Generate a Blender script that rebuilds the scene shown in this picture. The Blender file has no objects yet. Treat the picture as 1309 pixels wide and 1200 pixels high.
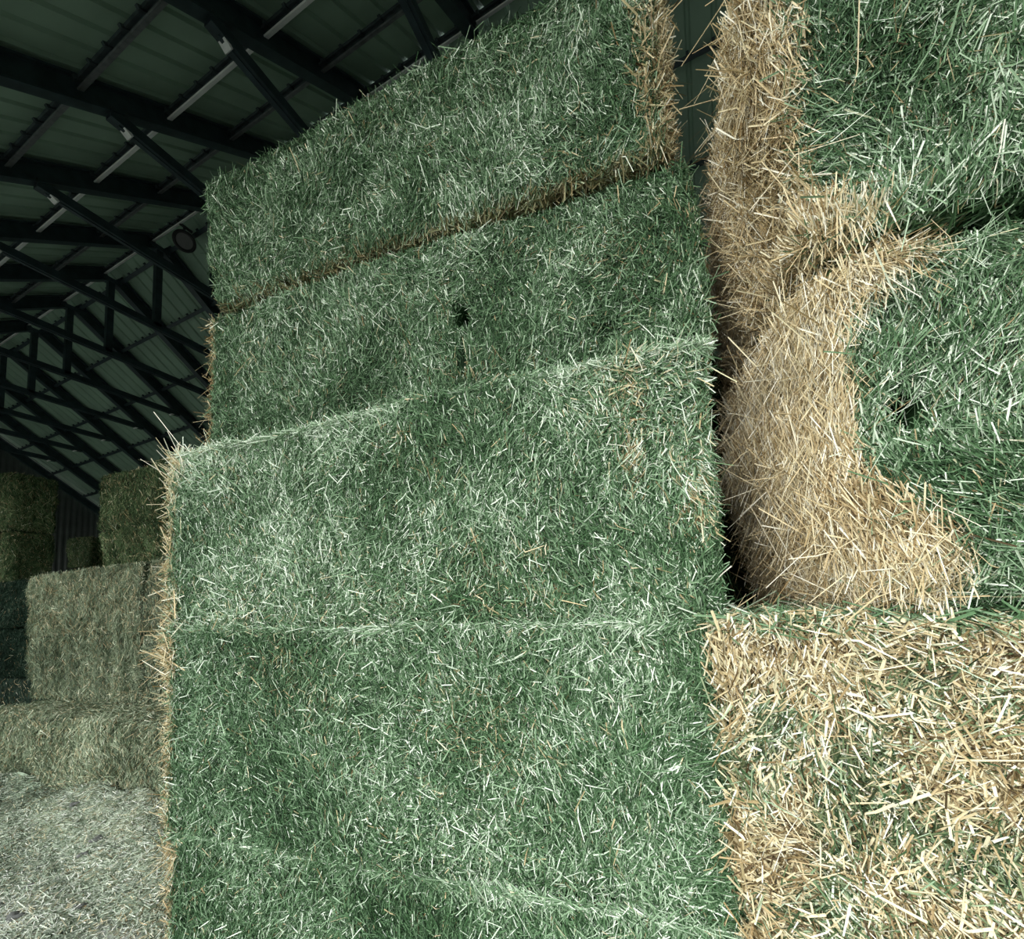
import bpy, math
import numpy as np

C = bpy.context.scene.collection
rng = np.random.default_rng(7)
EYE = 1.9                      # camera height above the barn floor
YS = math.radians(-4.75)       # heading of the bale stacks against the barn's ridge
S = np.array([math.sin(YS), math.cos(YS), 0.0])    # along the stack, towards the far gable
N = np.array([math.cos(YS), -math.sin(YS), 0.0])   # into the stack
U = 6.0                        # lateral distance from the camera to the ridge
ROTZ = math.atan2(-S[1], -S[0])

def P(s, n, z):                # stack coordinates -> world, z above the floor
    v = S * s + N * n
    return np.array([v[0], v[1], z])

# ------------------------------------------------------------------ materials
def new_mat(name):
    m = bpy.data.materials.new(name); m.use_nodes = True
    nt = m.node_tree; b = nt.nodes['Principled BSDF']
    return m, nt, b

def ramp(nt, stops):
    r = nt.nodes.new('ShaderNodeValToRGB')
    el = r.color_ramp.elements
    while len(el) < len(stops): el.new(0.5)
    for e, (p, c) in zip(el, stops):
        e.position = p; e.color = (*c, 1)
    return r

def hay_mat(name, green, straw, rough=0.55, spec=0.35):
    m, nt, b = new_mat(name)
    a = nt.nodes.new('ShaderNodeAttribute'); a.attribute_name = 'stem'
    d = nt.nodes.new('ShaderNodeAttribute'); d.attribute_name = 'dry'
    g = ramp(nt, green); s = ramp(nt, straw)
    mix = nt.nodes.new('ShaderNodeMix'); mix.data_type = 'RGBA'
    nt.links.new(a.outputs['Fac'], g.inputs[0]); nt.links.new(a.outputs['Fac'], s.inputs[0])
    nt.links.new(d.outputs['Fac'], mix.inputs[0])
    nt.links.new(g.outputs[0], mix.inputs[6]); nt.links.new(s.outputs[0], mix.inputs[7])
    nt.links.new(mix.outputs[2], b.inputs['Base Color'])
    b.inputs['Roughness'].default_value = rough
    b.inputs['Specular IOR Level'].default_value = spec
    return m

GREEN = [(0.0, (.012, .034, .011)), (.35, (.042, .108, .038)), (.62, (.122, .228, .108)), (.84, (.35, .495, .315)), (1.0, (.86, .94, .80))]
STRAW = [(0.0, (.080, .048, .020)), (.33, (.36, .250, .115)), (.60, (.71, .570, .340)), (.85, (.92, .81, .56)), (1.0, (.98, .94, .80))]
OLIVE = [(0.0, (.026, .040, .020)), (.35, (.085, .122, .065)), (.65, (.21, .270, .165)), (.88, (.40, .47, .32)), (1.0, (.64, .70, .52))]
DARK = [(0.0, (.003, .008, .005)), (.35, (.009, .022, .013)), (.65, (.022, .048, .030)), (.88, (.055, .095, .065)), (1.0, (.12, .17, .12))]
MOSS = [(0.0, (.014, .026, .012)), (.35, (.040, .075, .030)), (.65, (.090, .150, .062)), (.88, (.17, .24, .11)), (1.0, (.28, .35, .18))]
PALE = [(0.0, (.07, .095, .060)), (.35, (.27, .345, .245)), (.65, (.60, .680, .540)), (.88, (.86, .90, .79)), (1.0, (.96, .97, .90))]
M_GREEN = hay_mat('green_hay', GREEN, STRAW)
M_OLIVE = hay_mat('olive_hay', OLIVE, STRAW)
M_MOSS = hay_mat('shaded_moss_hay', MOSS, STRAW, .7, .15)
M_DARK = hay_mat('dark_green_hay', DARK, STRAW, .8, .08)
M_PALE = hay_mat('pale_litter', PALE, STRAW)

def metal_mat(name, col, rough, metallic, nscale=6.0, var=.25):
    m, nt, b = new_mat(name)
    tc = nt.nodes.new('ShaderNodeTexCoord')
    n = nt.nodes.new('ShaderNodeTexNoise'); n.inputs['Scale'].default_value = nscale; n.inputs['Detail'].default_value = 4
    nt.links.new(tc.outputs['Object'], n.inputs['Vector'])
    r = ramp(nt, [(.3, tuple(c * (1 - var) for c in col)), (.7, tuple(min(1, c * (1 + var)) for c in col))])
    nt.links.new(n.outputs['Fac'], r.inputs[0]); nt.links.new(r.outputs[0], b.inputs['Base Color'])
    b.inputs['Roughness'].default_value = rough; b.inputs['Metallic'].default_value = metallic
    return m
M_SHEET = metal_mat('green_grey_roof_sheet', (.275, .405, .305), .6, 0.0, 1.5, .12)
M_STEEL = metal_mat('dark_painted_steel', (.030, .050, .056), .45, 0.1, 5, .3)
M_GALV = metal_mat('galvanised_steel', (.20, .215, .22), .4, .4, 9, .25)
M_GLINT = metal_mat('galvanised_highlight', (.88, .90, .89), .35, .0, 4, .1)  # reflected outside light put into the flange colour as near white
M_PURLIN = metal_mat('weathered_purlin_steel', (.060, .080, .085), .45, .2, 9, .3)
M_PLATE = metal_mat('bare_plate', (.86, .88, .86), .4, .0, 9, .15)
M_WALL = metal_mat('wall_sheet', (.06, .07, .064), .6, 0.0, 2, .15)
M_LAMP = metal_mat('lamp_housing', (.02, .022, .022), .4, .2, 5, .2)
M_LENS = metal_mat('lamp_lens', (.16, .165, .165), .4, 0.0, 20, .06)
M_CLOD = metal_mat('clod', (.14, .145, .137), .9, 0.0, 14, .3)

def floor_mat(name, c0, c1, c2):
    m, nt, b = new_mat(name)
    tc = nt.nodes.new('ShaderNodeTexCoord')
    n = nt.nodes.new('ShaderNodeTexNoise'); n.inputs['Scale'].default_value = 3.2; n.inputs['Detail'].default_value = 9
    n.inputs['Roughness'].default_value = .68
    nt.links.new(tc.outputs['Object'], n.inputs['Vector'])
    r = ramp(nt, [(.3, c0), (.5, c1), (.72, c2)])
    nt.links.new(n.outputs['Fac'], r.inputs[0]); nt.links.new(r.outputs[0], b.inputs['Base Color'])
    b.inputs['Roughness'].default_value = .95
    bp = nt.nodes.new('ShaderNodeBump'); bp.inputs['Strength'].default_value = .5; bp.inputs['Distance'].default_value = .03
    nt.links.new(n.outputs['Fac'], bp.inputs['Height']); nt.links.new(bp.outputs[0], b.inputs['Normal'])
    return m
M_FLOOR = floor_mat('dusty_floor', (.20, .215, .185), (.36, .385, .34), (.52, .55, .49))
M_GROUND = floor_mat('yard_ground', (.03, .032, .024), (.045, .048, .036), (.06, .062, .05))

# ------------------------------------------------------------------ mesh helpers
def link(name, me, mat, parent=None, loc=None, rotz=None):
    o = bpy.data.objects.new(name, me); C.objects.link(o)
    if mat is not None: me.materials.append(mat)
    if parent is not None: o.parent = parent
    if loc is not None: o.location = loc
    if rotz is not None: o.rotation_euler = (0, 0, rotz)
    return o

def tag(o, label=None, cat=None, group=None, kind=None):
    if label: o['label'] = label
    if cat: o['category'] = cat
    if group: o['group'] = group
    if kind: o['kind'] = kind
    return o

def mesh_quads(name, V, Q, attrs=None, smooth_n=0):
    """V (n,3), Q (m,4) -> mesh, fast; the first smooth_n faces are smooth shaded"""
    me = bpy.data.meshes.new(name)
    me.vertices.add(len(V)); me.vertices.foreach_set('co', np.ascontiguousarray(V, dtype=np.float32).ravel())
    me.loops.add(len(Q) * 4); me.loops.foreach_set('vertex_index', np.ascontiguousarray(Q, dtype=np.int32).ravel())
    me.polygons.add(len(Q)); me.polygons.foreach_set('loop_start', np.arange(0, len(Q) * 4, 4, dtype=np.int32))
    sm = np.zeros(len(Q), dtype=bool); sm[:smooth_n] = True
    me.polygons.foreach_set('use_smooth', sm)
    for k, v in (attrs or {}).items():
        a = me.attributes.new(k, 'FLOAT', 'POINT'); a.data.foreach_set('value', np.ascontiguousarray(v, dtype=np.float32))
    me.update(calc_edges=True)
    return me

class MB:
    """collects boxes, bars and tubes of one part"""
    def __init__(self): self.v = []; self.f = []
    def add(self, vs, fs):
        o = len(self.v); self.v += [tuple(map(float, p)) for p in vs]; self.f += [tuple(i + o for i in f) for f in fs]
    def bar(self, a, b, w, h, up=(0, 0, 1), off=0.0):
        """a box beam from a to b, w wide, h deep; off moves it along the deep direction"""
        a = np.array(a, float); b = np.array(b, float); t = b - a; t /= np.linalg.norm(t)
        up = np.array(up, float); sd = np.cross(t, up); sd /= np.linalg.norm(sd); up = np.cross(sd, t)
        vs = []
        for p in (a, b):
            for i, j in ((-1, -1), (1, -1), (1, 1), (-1, 1)): vs.append(p + sd * i * w / 2 + up * (j * h / 2 + off))
        self.add(vs, [(0, 3, 2, 1), (4, 5, 6, 7), (0, 1, 5, 4), (1, 2, 6, 5), (2, 3, 7, 6), (3, 0, 4, 7)])
    def ibeam(self, a, b, w, h, up, tf=.03, tw=.05):
        self.bar(a, b, w, tf, up, -h / 2 + tf / 2); self.bar(a, b, w, tf, up, h / 2 - tf / 2); self.bar(a, b, tw, h - tf, up)
    def tube(self, a, b, r0, r1=None, n=20, cap=True):
        r1 = r0 if r1 is None else r1
        a = np.array(a, float); b = np.array(b, float); t = b - a; t /= np.linalg.norm(t)
        x = np.cross(t, (0, 0, 1) if abs(t[2]) < .9 else (1, 0, 0)); x /= np.linalg.norm(x); y = np.cross(t, x)
        vs = []
        for p, r in ((a, r0), (b, r1)):
            for k in range(n):
                q = 2 * math.pi * k / n; vs.append(p + (x * math.cos(q) + y * math.sin(q)) * r)
        fs = [(k, (k + 1) % n, n + (k + 1) % n, n + k) for k in range(n)]
        if cap: fs += [tuple(range(n))[::-1], tuple(range(n, 2 * n))]
        self.add(vs, fs)
    def ring(self, c, ax, R, r, n=28, m=10):
        c = np.array(c, float); t = np.array(ax, float); t /= np.linalg.norm(t)
        x = np.cross(t, (0, 0, 1)); x /= np.linalg.norm(x); y = np.cross(t, x); vs = []
        for i in range(n):
            q = 2 * math.pi * i / n; d = x * math.cos(q) + y * math.sin(q)
            for j in range(m):
                p = 2 * math.pi * j / m; vs.append(c + d * (R + r * math.cos(p)) + t * r * math.sin(p))
        self.add(vs, [(i * m + j, ((i + 1) % n) * m + j, ((i + 1) % n) * m + (j + 1) % m, i * m + (j + 1) % m) for i in range(n) for j in range(m)])
    def build(self, name, mat, parent=None, loc=None):
        me = bpy.data.meshes.new(name); me.from_pydata(self.v, [], self.f); me.update()
        if loc is not None and parent is None:
            pass
        return link(name, me, mat, parent)

def empty(name, loc):
    o = bpy.data.objects.new(name, None); C.objects.link(o); o.location = loc; o.empty_display_size = .2
    return o

# ------------------------------------------------------------------ hay
class Noise:
    """smooth 3-D noise from random waves, about -1..1"""
    def __init__(self, seed, freq, n=9):
        r = np.random.default_rng(seed)
        d = r.normal(size=(n, 3)); d /= np.linalg.norm(d, axis=1)[:, None]
        self.k = d * freq * r.uniform(.55, 1.6, size=(n, 1)); self.p = r.uniform(0, 6.28, n); self.a = 1.5 / math.sqrt(n)
    def __call__(self, X): return np.sin(X @ self.k.T + self.p).sum(1) * self.a

def strands(pos, nor, t, length, width, lift, bend, stem, dry, r, segs=2):
    """curved folded blades: centre pos, direction t (tangent), lifted off the surface by the angle lift"""
    n = len(pos)
    b = np.cross(nor, t)
    d = t * np.cos(lift)[:, None] + nor * np.sin(lift)[:, None]
    roll = r.normal(0, .7, n)
    w = b * np.cos(roll)[:, None] + np.cross(d, b) * np.sin(roll)[:, None]
    up = np.cross(w, d)
    K = segs + 1
    V = np.empty((n, K, 3, 3), np.float32)
    bs = r.normal(0, 1, n) * bend; bu = r.normal(0, 1, n) * bend * .6
    for k in range(K):
        u = k / segs - .5
        cen = pos + d * (u * length)[:, None] + b * ((u * u - .08) * bs * length)[:, None] + nor * ((u * u - .08) * bu * length)[:, None]
        ww = width * (1.0 if k < segs else .55) * .5
        V[:, k, 0] = cen - w * ww[:, None]
        V[:, k, 1] = cen + up * (ww * .55)[:, None]
        V[:, k, 2] = cen + w * ww[:, None]
    base = np.arange(n)[:, None] * (K * 3)
    q = []
    for k in range(segs):
        for j in (0, 1):
            a = k * 3 + j
            q.append(np.concatenate([base + a, base + a + 1, base + a + 4, base + a + 3], 1))
    Q = np.stack(q, 1).reshape(-1, 4)
    st = np.repeat(stem, K * 3); dr = np.repeat(dry, K * 3)
    return V.reshape(-1, 3), Q, st, dr

class Bale:
    """a big square bale; local x to the right along the stack, y into it, z up, origin at the base of its near right-hand end"""
    def __init__(self, sR, sL, n0, depth, z0, z1, r=.06, seed=1, bumps=.012, bulge=0.0, holes=(), flake=.0):
        pr = lambda v: v if isinstance(v, tuple) else (v, v)
        self.sR, self.sL, self.z0, self.z1, self.n0 = pr(sR), pr(sL), pr(z0), pr(z1), pr(n0)   # (bottom, top) / (left, right)
        self.depth = depth; self.r = r; self.seed = seed; self.bumps = bumps; self.bulge = bulge; self.holes = holes
        self.L = (self.sL[0] + self.sL[1] - self.sR[0] - self.sR[1]) / 2
        self.H = (self.z1[0] + self.z1[1] - self.z0[0] - self.z0[1]) / 2
        self.flake = flake
        self.n1 = Noise(seed * 11 + 1, 4.0); self.n2 = Noise(seed * 11 + 2, 13.0); self.n3 = Noise(seed * 11 + 3, 34.0)
        self.s_ref = (self.sL[0] + self.sR[0]) / 2; self.z_ref = min(self.z0)
        self.origin = P(self.s_ref, self.n0[0], self.z_ref + EYE)
    def surf(self, q):
        """points q on the unit box (0..1)^3 (x right, y deep, z up) -> local position and normal"""
        h = np.array([self.L, self.depth, self.H]) / 2
        p = (q - .5) * 2 * h
        r = min(self.r, h.min() * .9)
        c = np.clip(p, -(h - r), h - r)
        d = p - c; ln = np.linalg.norm(d, axis=1); ln[ln < 1e-9] = 1
        nor = d / ln[:, None]
        pos = c + nor * r
        # lumps, the joints between flakes, and knotter / spike holes
        X = pos + self.seed * 3.7
        amp = self.bumps * (self.n1(X) * 1.3 + self.n2(X) * .7 + self.n3(X) * .35) * (1 - .8 * np.abs(nor[:, 2])) - .006 * np.abs(nor[:, 2])
        if self.flake:
            amp = amp - self.flake * np.clip(np.abs(np.sin((pos[:, 0] + pos[:, 1]) * math.pi / .165 + .5 * self.n1(X))) ** .35 * -1 + 1, 0, 1)
        if self.bulge:
            e = np.clip(1 - (pos[:, 2] / h[2]) ** 2, 0, 1) * np.clip(1 - (pos[:, 1] / h[1]) ** 2, 0, 1)
            amp = amp + self.bulge * e * (np.abs(nor[:, 0]) > .5)
        front = nor[:, 1] < -.4
        for (hx, hz, rx, rz, dep) in self.holes:
            g = np.exp(-(((q[:, 0] - hx) * self.L / rx) ** 2 + ((q[:, 2] - hz) * self.H / rz) ** 2) ** 2)
            amp = amp - dep * g * front
        pos = pos + nor * amp[:, None]
        # warp the box to the measured corners
        u = np.clip(pos[:, 0] / self.L + .5, -.2, 1.2); v = np.clip(pos[:, 2] / self.H + .5, -.2, 1.2)
        s = (1 - v) * ((1 - u) * self.sL[0] + u * self.sR[0]) + v * ((1 - u) * self.sL[1] + u * self.sR[1])
        z0 = self.z0[0] * (1 - u) + self.z0[1] * u; z1 = self.z1[0] * (1 - u) + self.z1[1] * u
        z = z0 + (z1 - z0) * v
        y = pos[:, 1] + self.depth / 2 + (self.n0[1] - self.n0[0]) * v
        out = np.stack([-(s - self.s_ref), y, z - self.z_ref], 1)
        return out, nor
    def body(self, dry_fn, res=.035):
        V = []; Q = []; off = 0; qs = []
        faces = [(0, 1, 2, 0.), (0, 1, 2, 1.), (1, 0, 2, 0.), (1, 0, 2, 1.), (2, 0, 1, 0.), (2, 0, 1, 1.)]
        dims = (self.L, self.depth, self.H)
        for ax, a, b, val in faces:
            na = max(4, int(dims[a] / res)); nb = max(4, int(dims[b] / res))
            A, B = np.meshgrid(np.linspace(0, 1, na + 1), np.linspace(0, 1, nb + 1), indexing='ij')
            q = np.empty((A.size, 3)); q[:, ax] = val; q[:, a] = A.ravel(); q[:, b] = B.ravel()
            i, j = np.meshgrid(np.arange(na), np.arange(nb), indexing='ij'); i = i.ravel(); j = j.ravel()
            f = np.stack([i * (nb + 1) + j, (i + 1) * (nb + 1) + j, (i + 1) * (nb + 1) + j + 1, i * (nb + 1) + j + 1], 1)
            flip = (val == 0.) != (ax == 1)
            if flip: f = f[:, ::-1]
            Q.append(f + off); off += len(q); qs.append(q)
        q = np.concatenate(qs); V, nor = self.surf(q)
        dry = dry_fn(q, nor)
        st = np.full(len(V), .14)
        for (hx, hz, rx, rz, dep) in self.holes:   # shade inside the deep holes, put into the hay colour
            if dep > .2: st[(((q[:, 0] - hx) * self.L / rx) ** 2 + ((q[:, 2] - hz) * self.H / rz) ** 2 < 1.2) & (nor[:, 1] < -.4)] = 0
        return V, np.concatenate(Q), st, dry
    def scatter(self, face, dens, length, width, r, dirmix=(1.0, .45, .3), lift=(.12, .22), spread=None, xlim=None, bend=.35,
                stem=(.52, .22), dry_fn=None, keep=None, segs=2, sway=.36, zlim=None, along=None):
        """blades over one face of the bale"""
        dims = (self.L, self.depth, self.H)
        ax, a, b, val = {'front': (1, 0, 2, 0.), 'back': (1, 0, 2, 1.), 'top': (2, 0, 1, 1.), 'bottom': (2, 0, 1, 0.), 'left': (0, 1, 2, 0.), 'right': (0, 1, 2, 1.)}[face]
        n = int(dims[a] * dims[b] * dens)
        q = np.empty((n, 3)); q[:, ax] = val; q[:, a] = r.uniform(0, 1, n); q[:, b] = r.uniform(0, 1, n)
        if xlim is not None: q = q[(q[:, 0] >= xlim[0]) & (q[:, 0] <= xlim[1])]
        if zlim is not None: q[:, 2] = r.uniform(zlim[0], zlim[1], len(q))
        pos, nor = self.surf(q)
        for (hx, hz, rx, rz, dep) in self.holes:
            if face == 'front' and dep > .06:
                k = ((q[:, 0] - hx) * self.L / (rx * 1.1)) ** 2 + ((q[:, 2] - hz) * self.H / (rz * 1.1)) ** 2 > r.uniform(.8, 1.9, len(q))
                q, pos, nor = q[k], pos[k], nor[k]
        if keep is not None:
            k = keep(q, nor, r); q, pos, nor = q[k], pos[k], nor[k]
        n = len(q)
        X = pos + self.seed * 3.7
        main = np.array(along, float) if along is not None else np.array([0, 0, -1.0]) if face in ('front', 'left', 'right', 'back') else np.array([.75, -.6, 0])
        t = main - nor * (nor @ main)[:, None]
        ln = np.linalg.norm(t, axis=1); bad = ln < .15; t[bad] = np.cross(nor[bad], (1, 0, 0)); t /= np.linalg.norm(t, axis=1)[:, None]
        b_ = np.cross(nor, t)
        sig, wild, bias = dirmix[1], dirmix[2], dirmix[0]
        ang = self.n2(X * .8) * sway + r.normal(0, sig, n)
        w = r.uniform(0, 1, n) < np.clip(wild * (1 + 1.2 * self.n1(X * 1.7)), .03, 1)
        ang[w] = r.uniform(-math.pi, math.pi, w.sum())
        t = t * np.cos(ang)[:, None] + b_ * np.sin(ang)[:, None]
        L = length * r.lognormal(0, .38, n); W = width * r.uniform(.55, 1.35, n)
        lf = np.abs(r.normal(0, lift[1], n)) + lift[0] * r.uniform(-.5, 1, n)
        out = r.uniform(-.004, .012, n)
        pos = pos + nor * (out + np.sin(np.abs(lf)) * L * .3)[:, None]
        sg = np.where(r.uniform(0, 1, n) < .5, 1, -1)
        st = np.clip(stem[0] + stem[1] * r.normal(0, 1, n) + .045 * self.n1(X * .9) + .05 * self.n2(X), 0, 1)
        dr = dry_fn(q, nor) if dry_fn is not None else np.zeros(n)
        dr = np.clip(dr, 0, 1)
        return strands(pos, nor, t, L, W, lf * sg * 1.0, bend, st, dr, r, segs)

def join(parts):
    V = []; Q = []; A = []; B = []; o = 0
    for v, q, a, b in parts:
        V.append(v); Q.append(q + o); A.append(a); B.append(b); o += len(v)
    return np.concatenate(V), np.concatenate(Q), np.concatenate(A), np.concatenate(B)

def bale_obj(B, parts, mat, label, group, body_faces):
    V, Q, a, b = join(parts)
    me = mesh_quads('hay_bale', V, Q, {'stem': a, 'dry': b}, smooth_n=body_faces)
    o = link('hay_bale', me, mat, None, B.origin, ROTZ)
    tag(o, label, 'hay bale', group)
    return o

def fringe_obj(parts, mat, parent, label, name='straw_fringe'):
    V, Q, a, b = join(parts)
    me = mesh_quads(name, V, Q, {'stem': a, 'dry': b})
    o = link(name, me, mat, parent)
    tag(o, label)
    return o

zero = lambda q, nor: np.zeros(len(q))

# ---- the tall stack in the middle of the picture
G_MAIN = 'bales of the tall green stack'
def main_bale(B, label, seed, left_straw, right_straw, dens=30000, dirmix=(1, .55, .35), dry_bot=0.0, stem=(.53, .27), w=.0034, ln=.047, seam=True, flecks=(), tufts=()):
    r = np.random.default_rng(seed)
    pn = Noise(seed + 50, 7.0)
    def dry_body(q, nor):
        d = np.zeros(len(q))
        d = np.maximum(d, ((q[:, 0] < .012) | (nor[:, 0] < -.5)) * 1.0)
        d = np.maximum(d, (nor[:, 0] > .6) * .8)
        if dry_bot: d = np.maximum(d, (nor[:, 2] < -.7) * np.clip((q[:, 0] - .08) * 6, 0, 1) * .7)
        return d
    def dry_str(q, nor):
        d = (r.uniform(0, 1, len(q)) < .022 + .09 * np.clip(pn(q * np.array([2.5, 1, 1])) - .75, 0, 1)) * r.uniform(.5, 1, len(q))
        for (fx, fz, rx, rz) in flecks:
            g = np.exp(-((q[:, 0] - fx) * B.L / rx) ** 2 - ((q[:, 2] - fz) * B.H / rz) ** 2)
            d = np.where(r.uniform(0, 1, len(q)) < .6 * g, r.uniform(.6, .95, len(q)), d)
        if dry_bot: d = np.maximum(d, (nor[:, 2] < -.65) * np.clip((q[:, 0] - .08) * 6, 0, 1) * r.uniform(.3, .8, len(q)))
        return d
    parts = [B.body(dry_body, .018)]
    nb = len(parts[0][1])
    if seam:
        parts.append(B.scatter('front', 1500, .075, .0034, r, (1, .22, .08), (.10, .18), dry_fn=dry_str, stem=(.78, .15), zlim=(.985, 1.0), along=(1, 0, -.02), bend=.5))
        parts.append(B.scatter('front', 900, .045, .0034, r, (1, .8, .4), (.35, .35), dry_fn=dry_str, stem=(.76, .15), zlim=(.97, 1.0), bend=.5))
    parts.append(B.scatter('front', dens, ln, w, r, dirmix, (.10, .20), dry_fn=dry_str, stem=stem))
    parts.append(B.scatter('front', dens * .07, ln * 1.35, w * 1.1, r, (1, .9, .5), (.30, .32), dry_fn=dry_str, stem=(.72, .16), bend=.6))
    parts.append(B.scatter('top', 5500, ln, w, r, (1, .8, .6), (.15, .35), dry_fn=dry_str, stem=(.55, .2), keep=lambda q, n_, r_: q[:, 1] < .45))
    if dry_bot:
        parts.append(B.scatter('bottom', 9000, .06, .0055, r, (1, .8, .5), (.12, .3), dry_fn=lambda q, n_: r.uniform(.25, .7, len(q)), stem=(.34, .2), keep=lambda q, n_, r_: q[:, 1] < .25))
    o = bale_obj(B, parts, M_GREEN, label, G_MAIN, nb)
    fp = []
    if left_straw:
        wl = left_straw
        kn = lambda q, n_, r_: r_.uniform(0, 1, len(q)) < np.clip(1 - q[:, 0] / wl, 0, 1) ** 1.3
        fp.append(B.scatter('left', 17000, .075, .0044, r, (1, .55, .35), (.25, .4), dry_fn=lambda q, n_: r.uniform(.75, 1, len(q)), stem=(.66, .2), bend=.6, keep=lambda q, n_, r_: q[:, 1] < .3))
        fp.append(B.scatter('front', 14000, .075, .0044, r, (1, .5, .3), (.18, .3), dry_fn=lambda q, n_: r.uniform(.7, 1, len(q)), stem=(.66, .2), bend=.5, xlim=(0, wl), keep=kn))
        for (tz0, tz1, dn) in tufts:
            for fc, xl in (('left', None), ('front', (0, wl * 1.6))):
                fp.append(B.scatter(fc, dn, .115, .0046, r, (1, .45, .2), (.30, .38), dry_fn=lambda q, n_: r.uniform(.8, 1, len(q)), stem=(.66, .22), bend=.6, xlim=xl, keep=lambda q, n_, r_: (q[:, 1] < .16) & (q[:, 2] > tz0) & (q[:, 2] < tz1)))
    if fp: fringe_obj(fp, M_GREEN, o, 'pale golden straw along the cut left end', 'straw_fringe')
    if right_straw:
        x0, dn, dr0 = right_straw
        kr = lambda q, n_, r_: r_.uniform(0, 1, len(q)) < np.clip((q[:, 0] - x0) / (1 - x0) * 3.0, 0, 1)
        rp = [B.scatter('right', dn, .07, .0055, r, (1, .5, .3), (.25, .35), dry_fn=lambda q, n_: r.uniform(dr0, 1, len(q)), stem=(.55, .22), bend=.5, keep=lambda q, n_, r_: q[:, 1] < .8),
              B.scatter('front', dn, .07, .0055, r, (1, .5, .3), (.15, .3), dry_fn=lambda q, n_: r.uniform(dr0, 1, len(q)), stem=(.58, .22), bend=.5, xlim=(x0, 1), keep=kr)]
        fringe_obj(rp, M_GREEN, o, 'brownish straw at the right end', 'straw_fringe')
    return o

b1 = Bale((-.185, -.185), (2.215, 2.23), (1.40, 1.40), 1.2, -1.9, (-.985, -.958), r=.05, seed=1, bumps=.009)
main_bale(b1, 'bottom green bale of the tall middle stack, standing on the floor', 11, .016, None, tufts=((.84, 1.0, 6000), (.30, .45, 2000)), stem=(.52, .27))
b2 = Bale((-.185, -.200), (2.26, 2.285), (1.40, 1.40), 1.2, (-.978, -.951), (-.045, -.064), r=.035, seed=2, bumps=.009)
main_bale(b2, 'second bale from the floor in the tall middle stack, tan tufts on its left end', 12, .020, None, tufts=((.78, .96, 8000),))
b3 = Bale((-.215, -.232), (2.26, 2.265), (1.40, 1.41), 1.2, (-.039, -.058), (.85, .83), r=.035, seed=3, bumps=.009)
main_bale(b3, 'third green bale from the floor, whose pale top edge juts out below the recessed bale', 13, .024, None, stem=(.57, .27), dirmix=(1, .6, .38), tufts=((.0, .25, 2500), (.85, 1.0, 4000)), flecks=((.90, .90, .03, .10), (.895, .6, .03, .10), (.973, .39, .04, .08), (.77, .28, .06, .01)))
b4 = Bale((-.262, -.272), (2.315, 2.33), (1.62, 1.62), 1.2, .86, (1.755, 1.715), r=.06, seed=4, bumps=.010,
          holes=((.612, .535, .036, .050, .30), (.61, .30, .018, .07, .10), (.86, .24, .06, .06, .05), (.873, .53, .06, .06, .05), (.32, .446, .012, .05, .06), (.087, .40, .018, .06, .05)))
main_bale(b4, 'recessed green bale with a dark hole in its face, directly under the topmost bale', 14, .014, None, stem=(.53, .27), dirmix=(1, .42, .25), seam=False)
b5 = Bale((-.185, -.165), (2.25, 2.37), (1.575, 1.57), 1.2, (1.765, 1.725), (2.56, 2.655), r=.08, seed=5, bumps=.010)
main_bale(b5, 'topmost green bale of the tall middle stack, brown straw along its right end', 15, None, (.955, 12000, .55), dry_bot=1.0, stem=(.52, .27), dirmix=(1, .40, .2), seam=False)

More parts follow.
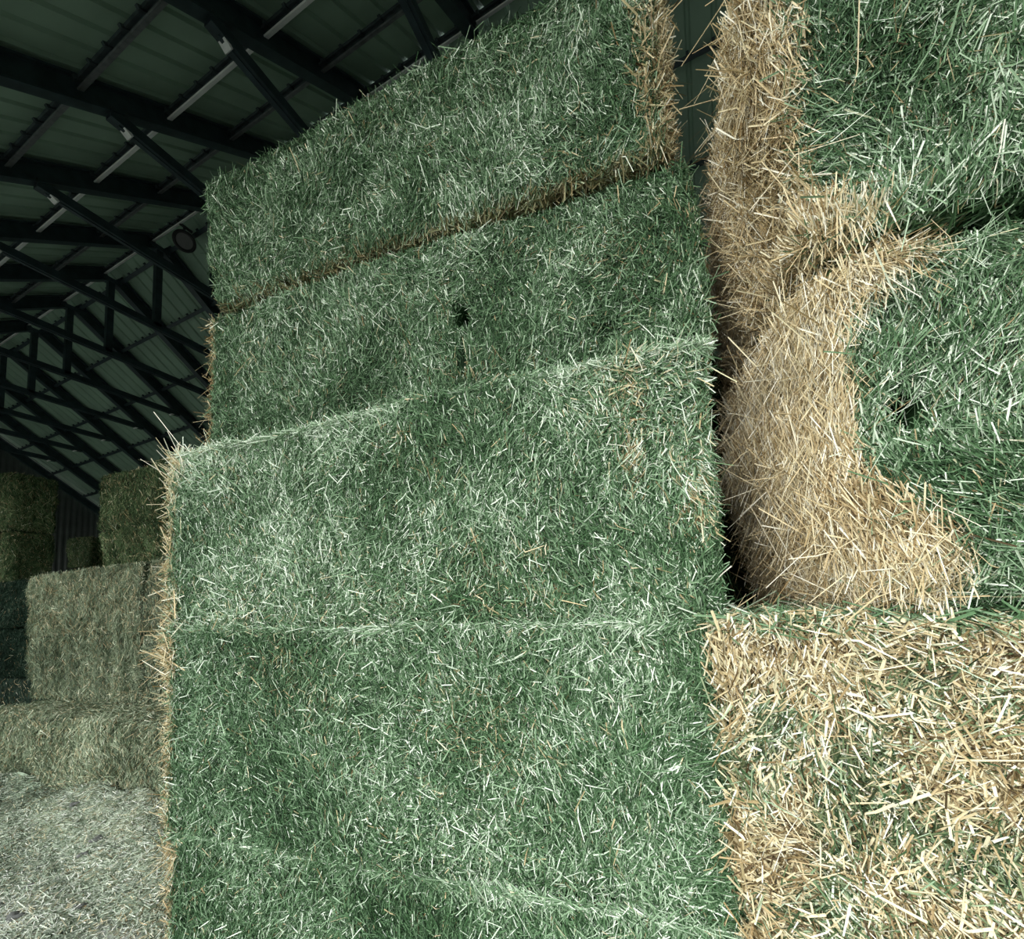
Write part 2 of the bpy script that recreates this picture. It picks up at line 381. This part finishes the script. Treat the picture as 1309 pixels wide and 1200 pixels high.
# ---- the nearer column at the right
G_RIGHT = 'bales of the near column at the right'
def right_bale(B, label, seed, x_green, stem=(.55, .28), zc=None):
    """a green face with the stemmy golden end wrapping round its left corner; x_green(z) is where the green begins"""
    r = np.random.default_rng(seed)
    pn = Noise(seed + 90, 6.0)
    def isdry(q, nor):
        xx = q[:, 0] * B.L + .065 * pn(q * np.array([4, 1, 2]))
        return np.clip((x_green(q[:, 2]) - xx) / .085 + .5, 0, 1) * (nor[:, 1] < 2)
    def dry_body(q, nor): return np.where(nor[:, 0] < -.3, 1.0, isdry(q, nor))
    def dry_g(q, nor):
        return np.where(r.uniform(0, 1, len(q)) < .05, r.uniform(.4, 1, len(q)), 0.0)
    kg = lambda q, n_, r_: r_.uniform(0, 1, len(q)) > isdry(q, n_) * .93
    ks = lambda q, n_, r_: r_.uniform(0, 1, len(q)) < isdry(q, n_)
    near = (0, 1.35 / B.L)
    parts = [B.body(dry_body, .018)]; nb = len(parts[0][1])
    parts.append(B.scatter('front', 32000, .062, .0031, r, (1, .46, .22), (.10, .20), dry_fn=dry_g, stem=stem, xlim=near, keep=kg, bend=.5, sway=.42))
    parts.append(B.scatter('front', 1300, .10, .0038, r, (1, .8, .35), (.25, .30), dry_fn=dry_g, stem=(.74, .16), xlim=near, keep=kg, bend=.7))
    parts.append(B.scatter('front', 3000, .07, .007, r, (1, .6, .3), (.12, .25), dry_fn=dry_g, stem=stem, xlim=(near[1], 1)))
    parts.append(B.scatter('bottom', 5000, .07, .006, r, (1, .8, .5), (.1, .3), dry_fn=dry_g, stem=(.45, .2), xlim=near, keep=lambda q, n_, r_: q[:, 1] < .25))
    parts.append(B.scatter('top', 5000, .07, .006, r, (1, .8, .5), (.15, .3), dry_fn=dry_g, stem=stem, xlim=near, keep=lambda q, n_, r_: q[:, 1] < .4))
    o = bale_obj(B, parts, M_GREEN, label, G_RIGHT, nb)
    full = lambda q, n_: r.uniform(.86, 1, len(q))
    fp = [B.scatter('left', 30000, .095, .0031, r, (1, .24, .05), (.10, .20), dry_fn=full, stem=(.68, .26), bend=.5, sway=.3),
          B.scatter('left', 1300, .13, .0034, r, (1, .5, .3), (.45, .4), dry_fn=full, stem=(.68, .2), bend=.6),
          B.scatter('front', 30000, .095, .0032, r, (1, .25, .05), (.10, .22), dry_fn=full, stem=(.66, .27), bend=.5, xlim=(0, .45), keep=ks, sway=.3),
          B.scatter('bottom', 12000, .085, .0034, r, (1, .6, .4), (.12, .3), dry_fn=full, stem=(.46, .22), xlim=(0, .25), keep=lambda q, n_, r_: (q[:, 1] < .5) & ks(q, n_, r_)),
          B.scatter('top', 12000, .085, .0034, r, (1, .6, .4), (.12, .3), dry_fn=full, stem=(.46, .22), xlim=(0, .3), keep=ks)]
    fringe_obj(fp, M_GREEN, o, 'golden straw end with long cut stems', 'straw_end')
    return o

R0 = Bale((-2.62, -2.62), (-.20, -.20), (1.33, 1.33), 1.2, -1.9, -.992, r=.05, seed=20, bumps=.014)
r = np.random.default_rng(200)
pr0 = [R0.body(lambda q, n_: np.full(len(q), .8))]; nb = len(pr0[0][1])
pr0.append(R0.scatter('front', 5000, .075, .0075, r, (1, .5, .35), (.12, .22), dry_fn=lambda q, n_: (r.uniform(0, 1, len(q)) < .75) * .9, stem=(.6, .2)))
bale_obj(R0, pr0, M_GREEN, 'straw-faced bale on the floor at the right, under the cut-faced bale', G_RIGHT, nb)

R1 = Bale((-2.62, -2.62), (-.192, -.184), (1.30, 1.30), 1.2, -.985, (-.072, -.066), r=.045, seed=21, bumps=.018)
r = np.random.default_rng(201)
pa = Noise(301, 5.5); pb = Noise(302, 11.0)
R1_GREEN = ((.09, .69, .08, .10), (.03, .50, .06, .14), (.33, .45, .10, .12), (.30, .64, .07, .10), (.18, .17, .16, .10), (.42, .80, .05, .05), (.52, .38, .10, .08),
            (.20, .42, .05, .20), (.58, .77, .03, .04), (.70, .2, .12, .15), (.9, .6, .1, .2), (1.2, .4, .2, .2))
def r1_mask(q):
    X = np.stack([q[:, 0] * R1.L, q[:, 1], q[:, 2] * R1.H], 1)
    g = sum(np.exp(-((X[:, 0] - a) / c) ** 2 - ((q[:, 2] - b) * R1.H / d) ** 2) for a, b, c, d in R1_GREEN)
    band = np.exp(-(((q[:, 2] - 1.0) / .025) ** 2)) * .6
    return np.clip(g * .95 + .05 + .12 * pa(X) + .10 * pb(X) + band - .02, 0, .85)
def r1_dry(q, n_): return np.where(r.uniform(0, 1, len(q)) < r1_mask(q), r.uniform(0, .25, len(q)), r.uniform(.72, 1, len(q)))
p1 = [R1.body(lambda q, n_: np.clip(.85 - r1_mask(q), 0, 1), .018)]; nb = len(p1[0][1])
near = (0, 1.3 / R1.L)
p1.append(R1.scatter('front', 23000, .056, .0039, r, (1, .5, .34), (.12, .26), dry_fn=r1_dry, stem=(.51, .31), xlim=near, bend=.3, sway=.75))
p1.append(R1.scatter('front', 3400, .068, .0054, r, (1, .8, .45), (.22, .25), dry_fn=lambda q, n_: r.uniform(.75, 1, len(q)), stem=(.88, .12), xlim=near, bend=.25))
p1.append(R1.scatter('front', 3000, .075, .0075, r, (1, .5, .35), (.12, .22), dry_fn=r1_dry, stem=(.62, .22), xlim=(near[1], 1)))
p1.append(R1.scatter('left', 6500, .08, .007, r, (1, .5, .3), (.25, .35), dry_fn=r1_dry, stem=(.6, .22), keep=lambda q, n_, r_: q[:, 1] < .4))
p1.append(R1.scatter('top', 7000, .085, .006, r, (1, .9, .5), (.10, .20), dry_fn=lambda q, n_: (r.uniform(0, 1, len(q)) < .3) * .9, stem=(.58, .2), xlim=near, keep=lambda q, n_, r_: q[:, 1] < .5))
bale_obj(R1, p1, M_GREEN, 'bale with a coarse straw-coloured cut face, at the lower right corner', G_RIGHT, nb)

R2 = Bale((-2.9, -2.9), (-.53, -.475), (1.31, 1.31), 1.2, -.055, (.955, .965), r=.14, seed=22, bumps=.02, bulge=.09,
          holes=((.077, .525, .038, .055, .30), (.16, .62, .05, .02, .04)))
right_bale(R2, 'green bale with a curved golden left corner, sitting on the straw-faced bale', 31, lambda z: .10 + .07 * np.clip(.28 - z, 0, 1) / .28 + .14 * np.clip(z - .85, 0, 1) / .15)
R3 = Bale((-2.9, -2.9), (-.465, -.47), (1.285, 1.285), 1.2, (.975, .985), 1.92, r=.06, seed=23, bumps=.018, bulge=.03)
right_bale(R3, 'highest green bale in the near right column, its golden end hanging beside the dark gap', 32, lambda z: .02 + .13 * np.clip(.32 - z, 0, 1) / .32)

# ---- bales further off
def clip_z(part, lo, hi, m):
    V, Q, a, b = part
    z = V[:, 2].reshape(-1, m); k = (z.min(1) > lo) & (z.max(1) < hi)
    V = V.reshape(-1, m, 3)[k].reshape(-1, 3); n = int(k.sum())
    q0 = Q[:2]; Q = (np.arange(n)[:, None, None] * m + q0[None]).reshape(-1, 4)
    return V, Q, a.reshape(-1, m)[k].ravel(), b.reshape(-1, m)[k].ravel()

def far_bale(B, label, group, seed, mat, dens=9000, ln=.07, w=.0062, stem=(.5, .26), faces=('front',), dirmix=(1, .45, .25), dryp=.12, top=0, xlim=None):
    r = np.random.default_rng(seed)
    dr = lambda q, n_: (r.uniform(0, 1, len(q)) < dryp) * r.uniform(.3, .9, len(q))
    parts = [B.body(zero, .03 if B.flake else .06)]; nb = len(parts[0][1])
    for f in faces: parts.append(B.scatter(f, dens, ln, w, r, dirmix, (.10, .22), dry_fn=dr, stem=stem, segs=1, xlim=xlim))
    if not top:
        for k in range(1, len(parts)): parts[k] = clip_z(parts[k], -.03, B.H + .03, 3 * 2)
    if top: parts.append(B.scatter('top', top, ln, w, r, (1, .9, .7), (.1, .2), dry_fn=dr, stem=(stem[0] + .08, stem[1]), segs=1))
    return bale_obj(B, parts, mat, label, group, nb)

G_LOW = 'low bales lying on the littered floor'
far_bale(Bale(5.25, 7.9, (2.84, 2.74), 1.2, -1.9, -1.0, r=.07, seed=41, bumps=.02), 'low bale on the littered floor at the left edge, before the lit olive pair', G_LOW, 41, M_OLIVE, 10000, top=8000, dryp=.16, stem=(.55, .22))
far_bale(Bale(2.75, 5.22, (2.86, 2.76), 1.2, -1.9, -1.0, r=.07, seed=42, bumps=.02), 'low bale on the littered floor, mostly hidden behind the tall middle stack', G_LOW, 42, M_OLIVE, 9000, top=7000, dryp=.16, stem=(.55, .22), xlim=(0, .5))
G_PAIR = 'olive bales stacked in two tiers behind the low bale'
far_bale(Bale(5.97, (8.27, 8.31), 3.37, 1.2, -.992, (-.15, -.145), r=.05, seed=43, bumps=.018, flake=.01), 'lower of the two lit olive bales behind the low bale', G_PAIR, 43, M_OLIVE, 9500, stem=(.53, .2))
far_bale(Bale(5.95, (8.31, 8.37), 3.36, 1.2, -.14, (.69, .775), r=.06, seed=44, bumps=.018), 'upper of the two lit olive bales, with a straw-flecked top edge', G_PAIR, 44, M_OLIVE, 9500, stem=(.56, .2), dryp=.2)
far_bale(Bale(3.55, 5.945, 3.39, 1.2, -.992, -.15, r=.05, seed=45, bumps=.018), 'lower olive bale just visible at the left edge of the tall stack', G_PAIR, 45, M_OLIVE, 5000, xlim=(0, .35))
far_bale(Bale(3.55, 5.935, 3.39, 1.2, -.14, (.775, .84), r=.06, seed=46, bumps=.018), 'upper olive bale just visible at the left edge of the tall stack', G_PAIR, 46, M_OLIVE, 5000, xlim=(0, .35), dryp=.25)
G_TOP = 'dark green bales on top of the olive pair'
far_bale(Bale(5.75, 8.17, 4.0, 1.2, (.79, .86), (1.43, 1.46), r=.06, seed=47, bumps=.02), 'dark green bale resting on the olive pair, lower of two', G_TOP, 47, M_MOSS, 8000)
far_bale(Bale(5.75, 8.20, 4.0, 1.2, (1.44, 1.47), (2.34, 2.36), r=.06, seed=48, bumps=.02), 'dark green bale at the top of the stack under the roof slope', G_TOP, 48, M_MOSS, 8000)
G_DARK = 'unlit bales of the far left stacks'
far_bale(Bale(10.2, 12.6, 4.5, 1.2, -1.9, -.97, r=.06, seed=50, bumps=.02), 'dark bale on the floor at the far left, behind the low bale', G_DARK, 50, M_DARK, 1500)
far_bale(Bale(10.2, 12.6, 4.5, 1.2, -.96, -.02, r=.07, seed=51, bumps=.02, flake=.05), 'dark ridged bale at the left edge, lower one beside the olive pair', G_DARK, 51, M_DARK, 6000, dryp=.02)
far_bale(Bale(10.2, 12.6, 4.5, 1.2, -.01, .90, r=.07, seed=52, bumps=.02, flake=.05), 'dark ridged bale at the left edge, upper one beside the olive pair', G_DARK, 52, M_DARK, 6000, dryp=.02)
far_bale(Bale(12.65, 15.0, 4.5, 1.2, -1.9, -.97, r=.06, seed=55, bumps=.02), 'dark bale on the floor beyond the left edge, under the tall olive pair', G_DARK, 55, M_DARK, 1200)
far_bale(Bale(12.65, 15.0, 4.5, 1.2, -.96, -.02, r=.07, seed=56, bumps=.02), 'second dark bale beyond the left edge, under the tall olive pair', G_DARK, 56, M_DARK, 1200)
far_bale(Bale(12.65, 15.0, 4.5, 1.2, -.01, .90, r=.07, seed=57, bumps=.02), 'third dark bale beyond the left edge, under the tall olive pair', G_DARK, 57, M_DARK, 1200)
far_bale(Bale(12.3, 14.6, 4.6, .70, .915, 1.97, r=.08, seed=53, bumps=.02, flake=.07), 'ridged bale high at the left edge with its dark end showing, lower of two', G_DARK, 53, M_MOSS, 9000, faces=('front', 'right'))
far_bale(Bale(12.3, 14.6, 4.6, .70, 1.98, 3.2, r=.10, seed=54, bumps=.02, flake=.07), 'ridged bale high at the left edge with its dark end showing, upper of two', G_DARK, 54, M_MOSS, 9000, faces=('front', 'right'))
for k, la in enumerate(('hidden bale on the floor under the small far bale', 'hidden second bale under the small far bale', 'third bale under the small far bale',
                        'fourth bale under the small far bale', 'small far bale deep in the dark gap beside the top dark green bales')):
    far_bale(Bale(15.1, 16.1, 7.22, 1.2, -1.9 + .885 * k, -1.03 + .885 * k, r=.07, seed=65 + k, bumps=.02), la, G_DARK, 65 + k, M_MOSS, 5000 if k == 4 else 1500, faces=('front', 'right'))
for k, (za, zb, la) in enumerate(((-1.9, -.99, 'bale on the floor in the row behind the gap'), (-.98, -.07, 'second bale of the row behind the gap'),
                                  (-.06, .85, 'third bale of the row behind the gap'), (.86, 1.72, 'fourth bale of the row seen deep in the dark gap'))):
    far_bale(Bale(-1.7, .75, 3.15, 1.2, za, zb, r=.06, seed=75 + k, bumps=.02), la, 'bales of the row behind the gap', 75 + k, M_MOSS, 2500)

# ------------------------------------------------------------------ floor and litter
def plane(name, x0, x1, y0, y1, z, mat, kind='structure'):
    me = bpy.data.meshes.new(name)
    me.from_pydata([(x0, y0, z), (x1, y0, z), (x1, y1, z), (x0, y1, z)], [], [(0, 1, 2, 3)])
    return tag(link(name, me, mat), kind=kind)
X_L, X_R, Y0, Y1 = -2.6, 14.6, -9.0, 5.12 * U
plane('floor', X_L, X_R, Y0, Y1, 0, M_FLOOR)
plane('ground', -60, X_L, -40, 60, -.02, M_GROUND)

def litter():
    r = np.random.default_rng(400)
    h = Noise(401, 5.0); h2 = Noise(402, 14.0)
    def height(s, n):
        X = np.stack([s, n, 0 * s], 1)
        drift = .21 * np.clip((n - 1.75) / 1.0, 0, 1) ** 2 * 1.0 * (1 + .12 * h2(X))
        return .018 + .012 * h(X) + .007 * h2(X) + drift
    sA, sB, nA, nB = 2.32, 8.4, -.4, 2.79
    gs, gn = 190, 120
    A, B_ = np.meshgrid(np.linspace(sA, sB, gs), np.linspace(nA, nB, gn), indexing='ij')
    s = A.ravel(); n = B_.ravel(); z = height(s, n)
    edge = np.minimum(np.minimum(s - sA, sB - s), n - nA)
    z = np.where(edge < .02, .001, z)
    V = S[None] * s[:, None] + N[None] * n[:, None]; V[:, 2] = z
    i, j = np.meshgrid(np.arange(gs - 1), np.arange(gn - 1), indexing='ij'); i = i.ravel(); j = j.ravel()
    Q = np.stack([i * gn + j, i * gn + j + 1, (i + 1) * gn + j + 1, (i + 1) * gn + j], 1)
    X = np.stack([s, n, 0 * s], 1)
    parts = [(V, Q, np.clip(.24 + .12 * h2(X * 1.3), 0, 1), np.clip(.05 + .15 * h(X), 0, 1))]
    nb = len(Q)
    m = 210000
    s = sA + (sB - sA) * r.uniform(0, 1, m); n = nA + (nB - .03 - nA) * r.uniform(0, 1, m)
    z = height(s, n) + r.uniform(0, .012, m)
    pos = S[None] * s[:, None] + N[None] * n[:, None]; pos[:, 2] = z
    nor = np.zeros((m, 3)); nor[:, 2] = 1
    a = r.uniform(-math.pi, math.pi, m)
    t = np.stack([np.cos(a), np.sin(a), 0 * a], 1)
    X = np.stack([s, n, 0 * s], 1)
    near = np.clip((3.6 - s) / 1.0, 0, 1)
    dry = np.where(r.uniform(0, 1, m) < .10 + .35 * near, r.uniform(.4, 1, m), 0)
    stem = np.clip(.62 + .30 * r.normal(0, 1, m) + .08 * h(X) - .20 * np.clip((n - 1.7) / .9, 0, 1), 0, 1)
    parts.append(strands(pos, nor, t, .05 * r.lognormal(0, .4, m), .0060 * r.uniform(.6, 1.4, m), np.abs(r.normal(0, .40, m)), .5, stem, dry, r, 1))
    V, Q, a, b = join(parts)
    o = link('loose_hay', mesh_quads('loose_hay', V, Q, {'stem': a, 'dry': b}, nb), M_PALE)
    tag(o, 'pale loose hay litter covering the barn floor left of the tall stack', 'loose hay', kind='stuff')
    return height
height = litter()

def clods():
    r = np.random.default_rng(500)
    for k in range(14):
        s = r.uniform(2.9, 5.6); n = 1.15 + (s - 2.5) * .42 + r.uniform(-.6, .35)
        R = r.uniform(.016, .036)
        nz = Noise(510 + k, 3.0)
        th, ph = np.meshgrid(np.linspace(0, math.pi, 11), np.linspace(0, 2 * math.pi, 16, endpoint=False), indexing='ij')
        d = np.stack([np.sin(th) * np.cos(ph), np.sin(th) * np.sin(ph), np.cos(th)], -1).reshape(-1, 3)
        V = d * (1 + .25 * nz(d * 1.3))[:, None] * R * np.array([1.2, .95, .7])
        Q = np.array([(i * 16 + j, (i + 1) * 16 + j, (i + 1) * 16 + (j + 1) % 16, i * 16 + (j + 1) % 16) for i in range(10) for j in range(16)])
        p = P(s, n, float(height(np.array([s]), np.array([n]))[0]) + R * .35)
        o = link('clod', mesh_quads('clod', V, Q, None, len(Q)), M_CLOD, None, p)
        tag(o, 'small grey clod of dirt lying on the loose hay litter', 'clod', 'grey clods on the hay litter')
clods()

# ------------------------------------------------------------------ the barn
ZR, KS, KR = 1.70 * U, .745, .72         # underside of the rafters at the ridge (above eye), slopes left / right
def zl(x): return EYE + ZR + KS * (x - U)
def zr(x): return EYE + ZR - KR * (x - U)
RD = .34                                   # rafter depth
def rib_sheet(name, xa, za, xb, zb, ya, yb, pitch, mat):
    """ribbed sheeting: ribs run up the slope, repeated along the barn"""
    ys = []; hs = []
    y = ya
    while y < yb:
        for dy, h in ((0, 0), (.0, 0), (.03, .045), (.07, .045), (.10, 0)): ys.append(y + dy); hs.append(h)
        y += pitch
    ys.append(y); hs.append(0)
    d = np.array([xb - xa, 0, zb - za]); d /= np.linalg.norm(d); nrm = np.array([-d[2], 0, d[0]])
    if nrm[2] < 0: nrm = -nrm
    V = []; Q = []
    for k, (yy, h) in enumerate(zip(ys, hs)):
        for (x, z) in ((xa, za), (xb, zb)):
            V.append((x + nrm[0] * h, yy, z + nrm[2] * h))
        if k: Q.append((2 * k - 2, 2 * k - 1, 2 * k + 1, 2 * k))
    me = mesh_quads(name, np.array(V), np.array(Q), None)
    return tag(link(name, me, mat), kind='structure')
SH = RD + .06
rib_sheet('ceiling_left', X_L - .4, zl(X_L - .4) + SH * 1.25, U, zl(U) + SH * 1.25, Y0, Y1, .415, M_SHEET)
rib_sheet('ceiling_right', U, zr(U) + SH * 1.25, X_R + .2, zr(X_R + .2) + SH * 1.25, Y0, Y1, .415, M_SHEET)

def wall_sheet(name, pts, along, mat):
    """vertical corrugated wall from profile points (p, ztop) along one horizontal axis at a fixed other coordinate"""
    axis, fixed, a, b, top = along
    n = int((b - a) / .06); V = []; Q = []
    for k in range(n + 1):
        p = a + (b - a) * k / n; h = .02 if k % 4 in (0, 1) else -.02
        for z in (0, top(p)):
            V.append((p, fixed + h, z) if axis == 'x' else (fixed + h, p, z))
        if k: Q.append((2 * k - 2, 2 * k, 2 * k + 1, 2 * k - 1))
    return tag(link(name, mesh_quads(name, np.array(V), np.array(Q)), mat), kind='structure')
wall_sheet('wall_back', None, ('x', Y1, X_L, X_R, lambda x: (zl(x) if x < U else zr(x)) + RD), M_WALL)
wall_sheet('wall_front', None, ('x', Y0, X_L, X_R, lambda x: (zl(x) if x < U else zr(x)) + RD), M_WALL)
wall_sheet('wall_right', None, ('y', X_R, Y0, Y1, lambda y: zr(X_R) + RD), M_WALL)

# roof trusses: two rafters, a tie beam, a king post, end plates
ORD = ['nearest', 'second', 'third', 'fourth', 'fifth', 'sixth', 'seventh', 'eighth', 'ninth', 'tenth', 'eleventh', 'twelfth', 'thirteenth']
ZT = EYE + 1.325 * U
XA = U + (1.325 * U - ZR) / KS; XB = U + (ZR - 1.325 * U) / KR
nl = np.array([-KS, 0, 1]) / math.hypot(KS, 1); nr_ = np.array([KR, 0, 1]) / math.hypot(KR, 1)
for i, k in enumerate(range(-1, 11)):
    y = (.888 + .4135 * k) * U
    if y > Y1 - .15: y = Y1 - .22
    t = empty('roof_truss', (U, y, EYE + ZR))
    if k == -1: lab = 'dark steel roof truss nearest the camera, crossing above the topmost green bale'
    elif k == 10: lab = 'dark steel roof truss standing against the far gable wall'
    else: lab = 'dark steel roof truss with king post and tie beam, %s one counted from the camera' % ORD[i]
    tag(t, lab, 'roof truss', 'steel roof trusses')
    O = np.array([U, y, EYE + ZR])
    def loc(x, z): return np.array([x, y, z]) - O
    m = MB(); a = loc(X_L + .05, zl(X_L + .05)) + nl * RD / 2; b = loc(U, zl(U)) + nl * RD / 2 + np.array([0, 0, 0])
    m.ibeam(a, b, .20, RD, nl); m.build('rafter', M_STEEL, t)
    m = MB(); a = loc(U + .02, zr(U + .02)) + nr_ * RD / 2; b = loc(X_R - .12, zr(X_R - .12)) + nr_ * RD / 2
    m.ibeam(a, b, .20, RD, nr_); m.build('rafter', M_STEEL, t)
    if k == 10: continue
    m = MB(); m.bar(loc(XA - .02, ZT), loc(XB + .02, ZT), .15, .17); m.bar(loc(XA + .1, ZT), loc(XB - .1, ZT), .05, .21); m.build('tie_beam', M_STEEL, t)
    m = MB(); m.bar(loc(U, ZT), loc(U, EYE + ZR + .05), .15, .15, (1, 0, 0)); m.build('king_post', M_STEEL, t)
    for x, sg in ((XA, 1), (XB, -1)):
        m = MB(); c = loc(x + sg * .16, ZT - .04); m.bar(c - np.array([sg * .06, 0, -.02]), c + np.array([sg * .10, 0, -.09]), .13, .05); pl = m.build('end_plate', M_PLATE, t)
        pl['label'] = 'bare bright plate where the tie beam meets the rafter'
    m = MB(); m.bar(loc(U - .22, EYE + ZR - .02), loc(U + .22, EYE + ZR - .02), .22, .12); m.build('ridge_plate', M_STEEL, t)

for i, k in enumerate(range(-1, 11)):
    y = (.888 + .4135 * k) * U
    if y > Y1 - .15: y = Y1 - .22
    if k < 5: continue
    m = MB(); m.ibeam((X_R - .30, y, 0), (X_R - .30, y, zr(X_R - .3) + .02), .2, .22, (1, 0, 0))
    p = m.build('steel_column', M_STEEL)
    tag(p, 'dark steel wall column carrying the %s roof truss at the far right wall' % ORD[i], 'column', 'columns along the far wall')

# purlins: cold-formed channels on the rafters, with a cleat at every sheet rib
PW = .05
def purlin(side, ratio, label, mat):
    z_off = .21
    if side < 0:   # solve X/Z = ratio on the line z = ZR + KS (x-U) + z_off (above eye)
        x = ratio * (ZR - KS * U + z_off) / (1 - ratio * KS); z = EYE + ZR + KS * (x - U) + z_off; up = nl
    else:
        x = ratio * (ZR + KR * U + z_off) / (1 + ratio * KR); z = EYE + ZR - KR * (x - U) + z_off; up = nr_
    t = empty('purlin', (x, Y0, z))
    tag(t, label, 'purlin', 'purlins under the roof sheets')
    Ln = Y1 - Y0 - .1; D = .11
    base = np.array([0, 0, 0.])
    sd = np.array([up[2], 0, -up[0]])
    m = MB()
    m.bar(base + up * .012, base + up * .012 + np.array([0, Ln, 0]), PW * 1.7, .02, up); m.build('flange', mat, t)
    m = MB()
    ring = []; y = .05                       # web and top flange, swelling into a clip at every sheet rib
    while y < Ln - .1:
        for dy, wd in ((0, 0), (.001, .05), (.05, .05), (.051, 0)): ring.append((y + dy, wd))
        y += .415
    ring = [(0, 0)] + ring + [(Ln, 0)]
    vs = []; fs = []
    for k, (yy, wd) in enumerate(ring):
        c = base + np.array([0, yy, 0])
        for a_, b_ in ((.75 * PW + .01, .02), (.75 * PW - .01, .02), (.75 * PW - .01, D - .03 - wd * .4), (-.85 * PW - wd, D - .03 - wd * .4), (-.85 * PW - wd, D), (.75 * PW + .01, D)):
            vs.append(c + sd * a_ + up * b_)
        if k: fs += [(6 * k - 6 + q, 6 * k - 6 + (q + 1) % 6, 6 * k + (q + 1) % 6, 6 * k + q) for q in range(6)]
    fs += [tuple(range(6)), tuple(range(len(vs) - 6, len(vs)))[::-1]]
    m.add(vs, fs)
    m.build('web', M_PURLIN if side < 0 else M_STEEL, t)
    return t
for ratio, lab in ((.569, 'galvanised purlin beside the ridge, on the left roof slope'), (.505, 'steel purlin of the left roof slope, next below the one at the ridge'),
                   (.430, 'bright-edged steel purlin of the left roof slope, third down from the ridge'), (.333, 'steel purlin of the left roof slope, fourth down from the ridge'),
                   (.20, 'steel purlin of the left roof slope at the upper left corner, fifth from the ridge'), (.02, 'steel purlin of the left roof slope above the camera')):
    purlin(-1, ratio, lab, M_GLINT if ratio in (.569, .430) else M_GALV)  # two flanges carry a painted highlight
for ratio, lab in ((.604, 'dark purlin beside the ridge, on the right roof slope'), (.775, 'dark purlin of the right roof slope, second from the ridge'),
                   (.99, 'dark purlin of the right roof slope, third from the ridge'), (1.255, 'dark purlin of the right roof slope, fourth from the ridge'),
                   (1.60, 'dark purlin of the right roof slope, fifth from the ridge, above the dark stack'), (2.1, 'dark purlin of the right roof slope, lowest, next to the far wall')):
    purlin(1, ratio, lab, M_STEEL)

# round lamp hanging beside the ridge
lp = np.array([5.98, 11.56, 9.93 + EYE]); ax = -np.array([lp[0], lp[1], lp[2] - EYE]); ax /= np.linalg.norm(ax); ax = ax * .75 + np.array([0, -.2, -.35]); ax /= np.linalg.norm(ax)
t = empty('hanging_lamp', lp); tag(t, 'round dark lamp with a grey lens hanging by the ridge beside the topmost bale', 'lamp')
m = MB(); m.tube(-ax * .26, -ax * .02, .11, .21, 28); m.tube(-ax * .02, ax * .02, .23, .23, 28); m.build('housing', M_LAMP, t)
m = MB(); m.ring(ax * .03, ax, .215, .04); m.build('rim', M_LAMP, t)
m = MB(); m.tube(ax * .021, ax * .035, .19, .18, 28); m.build('lens', M_LENS, t)
m = MB(); m.tube(-ax * .28, np.array([0, 0, .42]), .03, n=10); m.bar((-.18, 0, .40), (.18, 0, .40), .05, .05); m.build('bracket', M_LAMP, t)

# ------------------------------------------------------------------ light
w = bpy.data.worlds.new('sky'); bpy.context.scene.world = w; w.use_nodes = True
nt = w.node_tree; bg = nt.nodes['Background']
tc = nt.nodes.new('ShaderNodeTexCoord'); sp = nt.nodes.new('ShaderNodeSeparateXYZ')
nt.links.new(tc.outputs['Generated'], sp.inputs[0])
rp = ramp(nt, [(0.0, (.95, .97, .94)), (.35, (.92, .97, .99)), (1.0, (.72, .84, 1.0))])
nt.links.new(sp.outputs['Z'], rp.inputs[0]); nt.links.new(rp.outputs[0], bg.inputs['Color'])
bg.inputs['Strength'].default_value = 1.0
sun = bpy.data.lights.new('sun', 'SUN'); sun.energy = 1.1; sun.angle = math.radians(50); sun.color = (1.0, .97, .9)
so = bpy.data.objects.new('sun', sun); C.objects.link(so)
from mathutils import Vector, Matrix
so.rotation_euler = Vector((math.cos(math.radians(29)), -.35, -math.sin(math.radians(29)))).to_track_quat('-Z', 'Y').to_euler()

# ------------------------------------------------------------------ camera
yaw, pit, rol = math.radians(66.7), math.radians(4.9), math.radians(-2.45)
f = np.array([math.sin(yaw) * math.cos(pit), math.cos(yaw) * math.cos(pit), math.sin(pit)])
r0 = np.array([math.cos(yaw), -math.sin(yaw), 0]); u0 = np.cross(r0, f)
rr = math.cos(rol) * r0 + math.sin(rol) * u0; uu = -math.sin(rol) * r0 + math.cos(rol) * u0
cam = bpy.data.cameras.new('camera'); co = bpy.data.objects.new('camera', cam); C.objects.link(co)
M = Matrix.Identity(4)
for i in range(3):
    M[i][0] = rr[i]; M[i][1] = uu[i]; M[i][2] = -f[i]
M[2][3] = EYE
co.matrix_world = M
cam.sensor_fit = 'HORIZONTAL'; cam.sensor_width = 36.0; cam.lens = 528.0 / 1309 * 36
cam.shift_x = 0.0; cam.shift_y = (729.0 - 600.0) / 1309
cam.clip_start = .05; cam.clip_end = 500
sc = bpy.context.scene; sc.camera = co
vs = sc.view_settings; vs.view_transform = 'Standard'; vs.look = 'None'; vs.gamma = 1; vs.use_curve_mapping = False
vs.exposure = 1.42
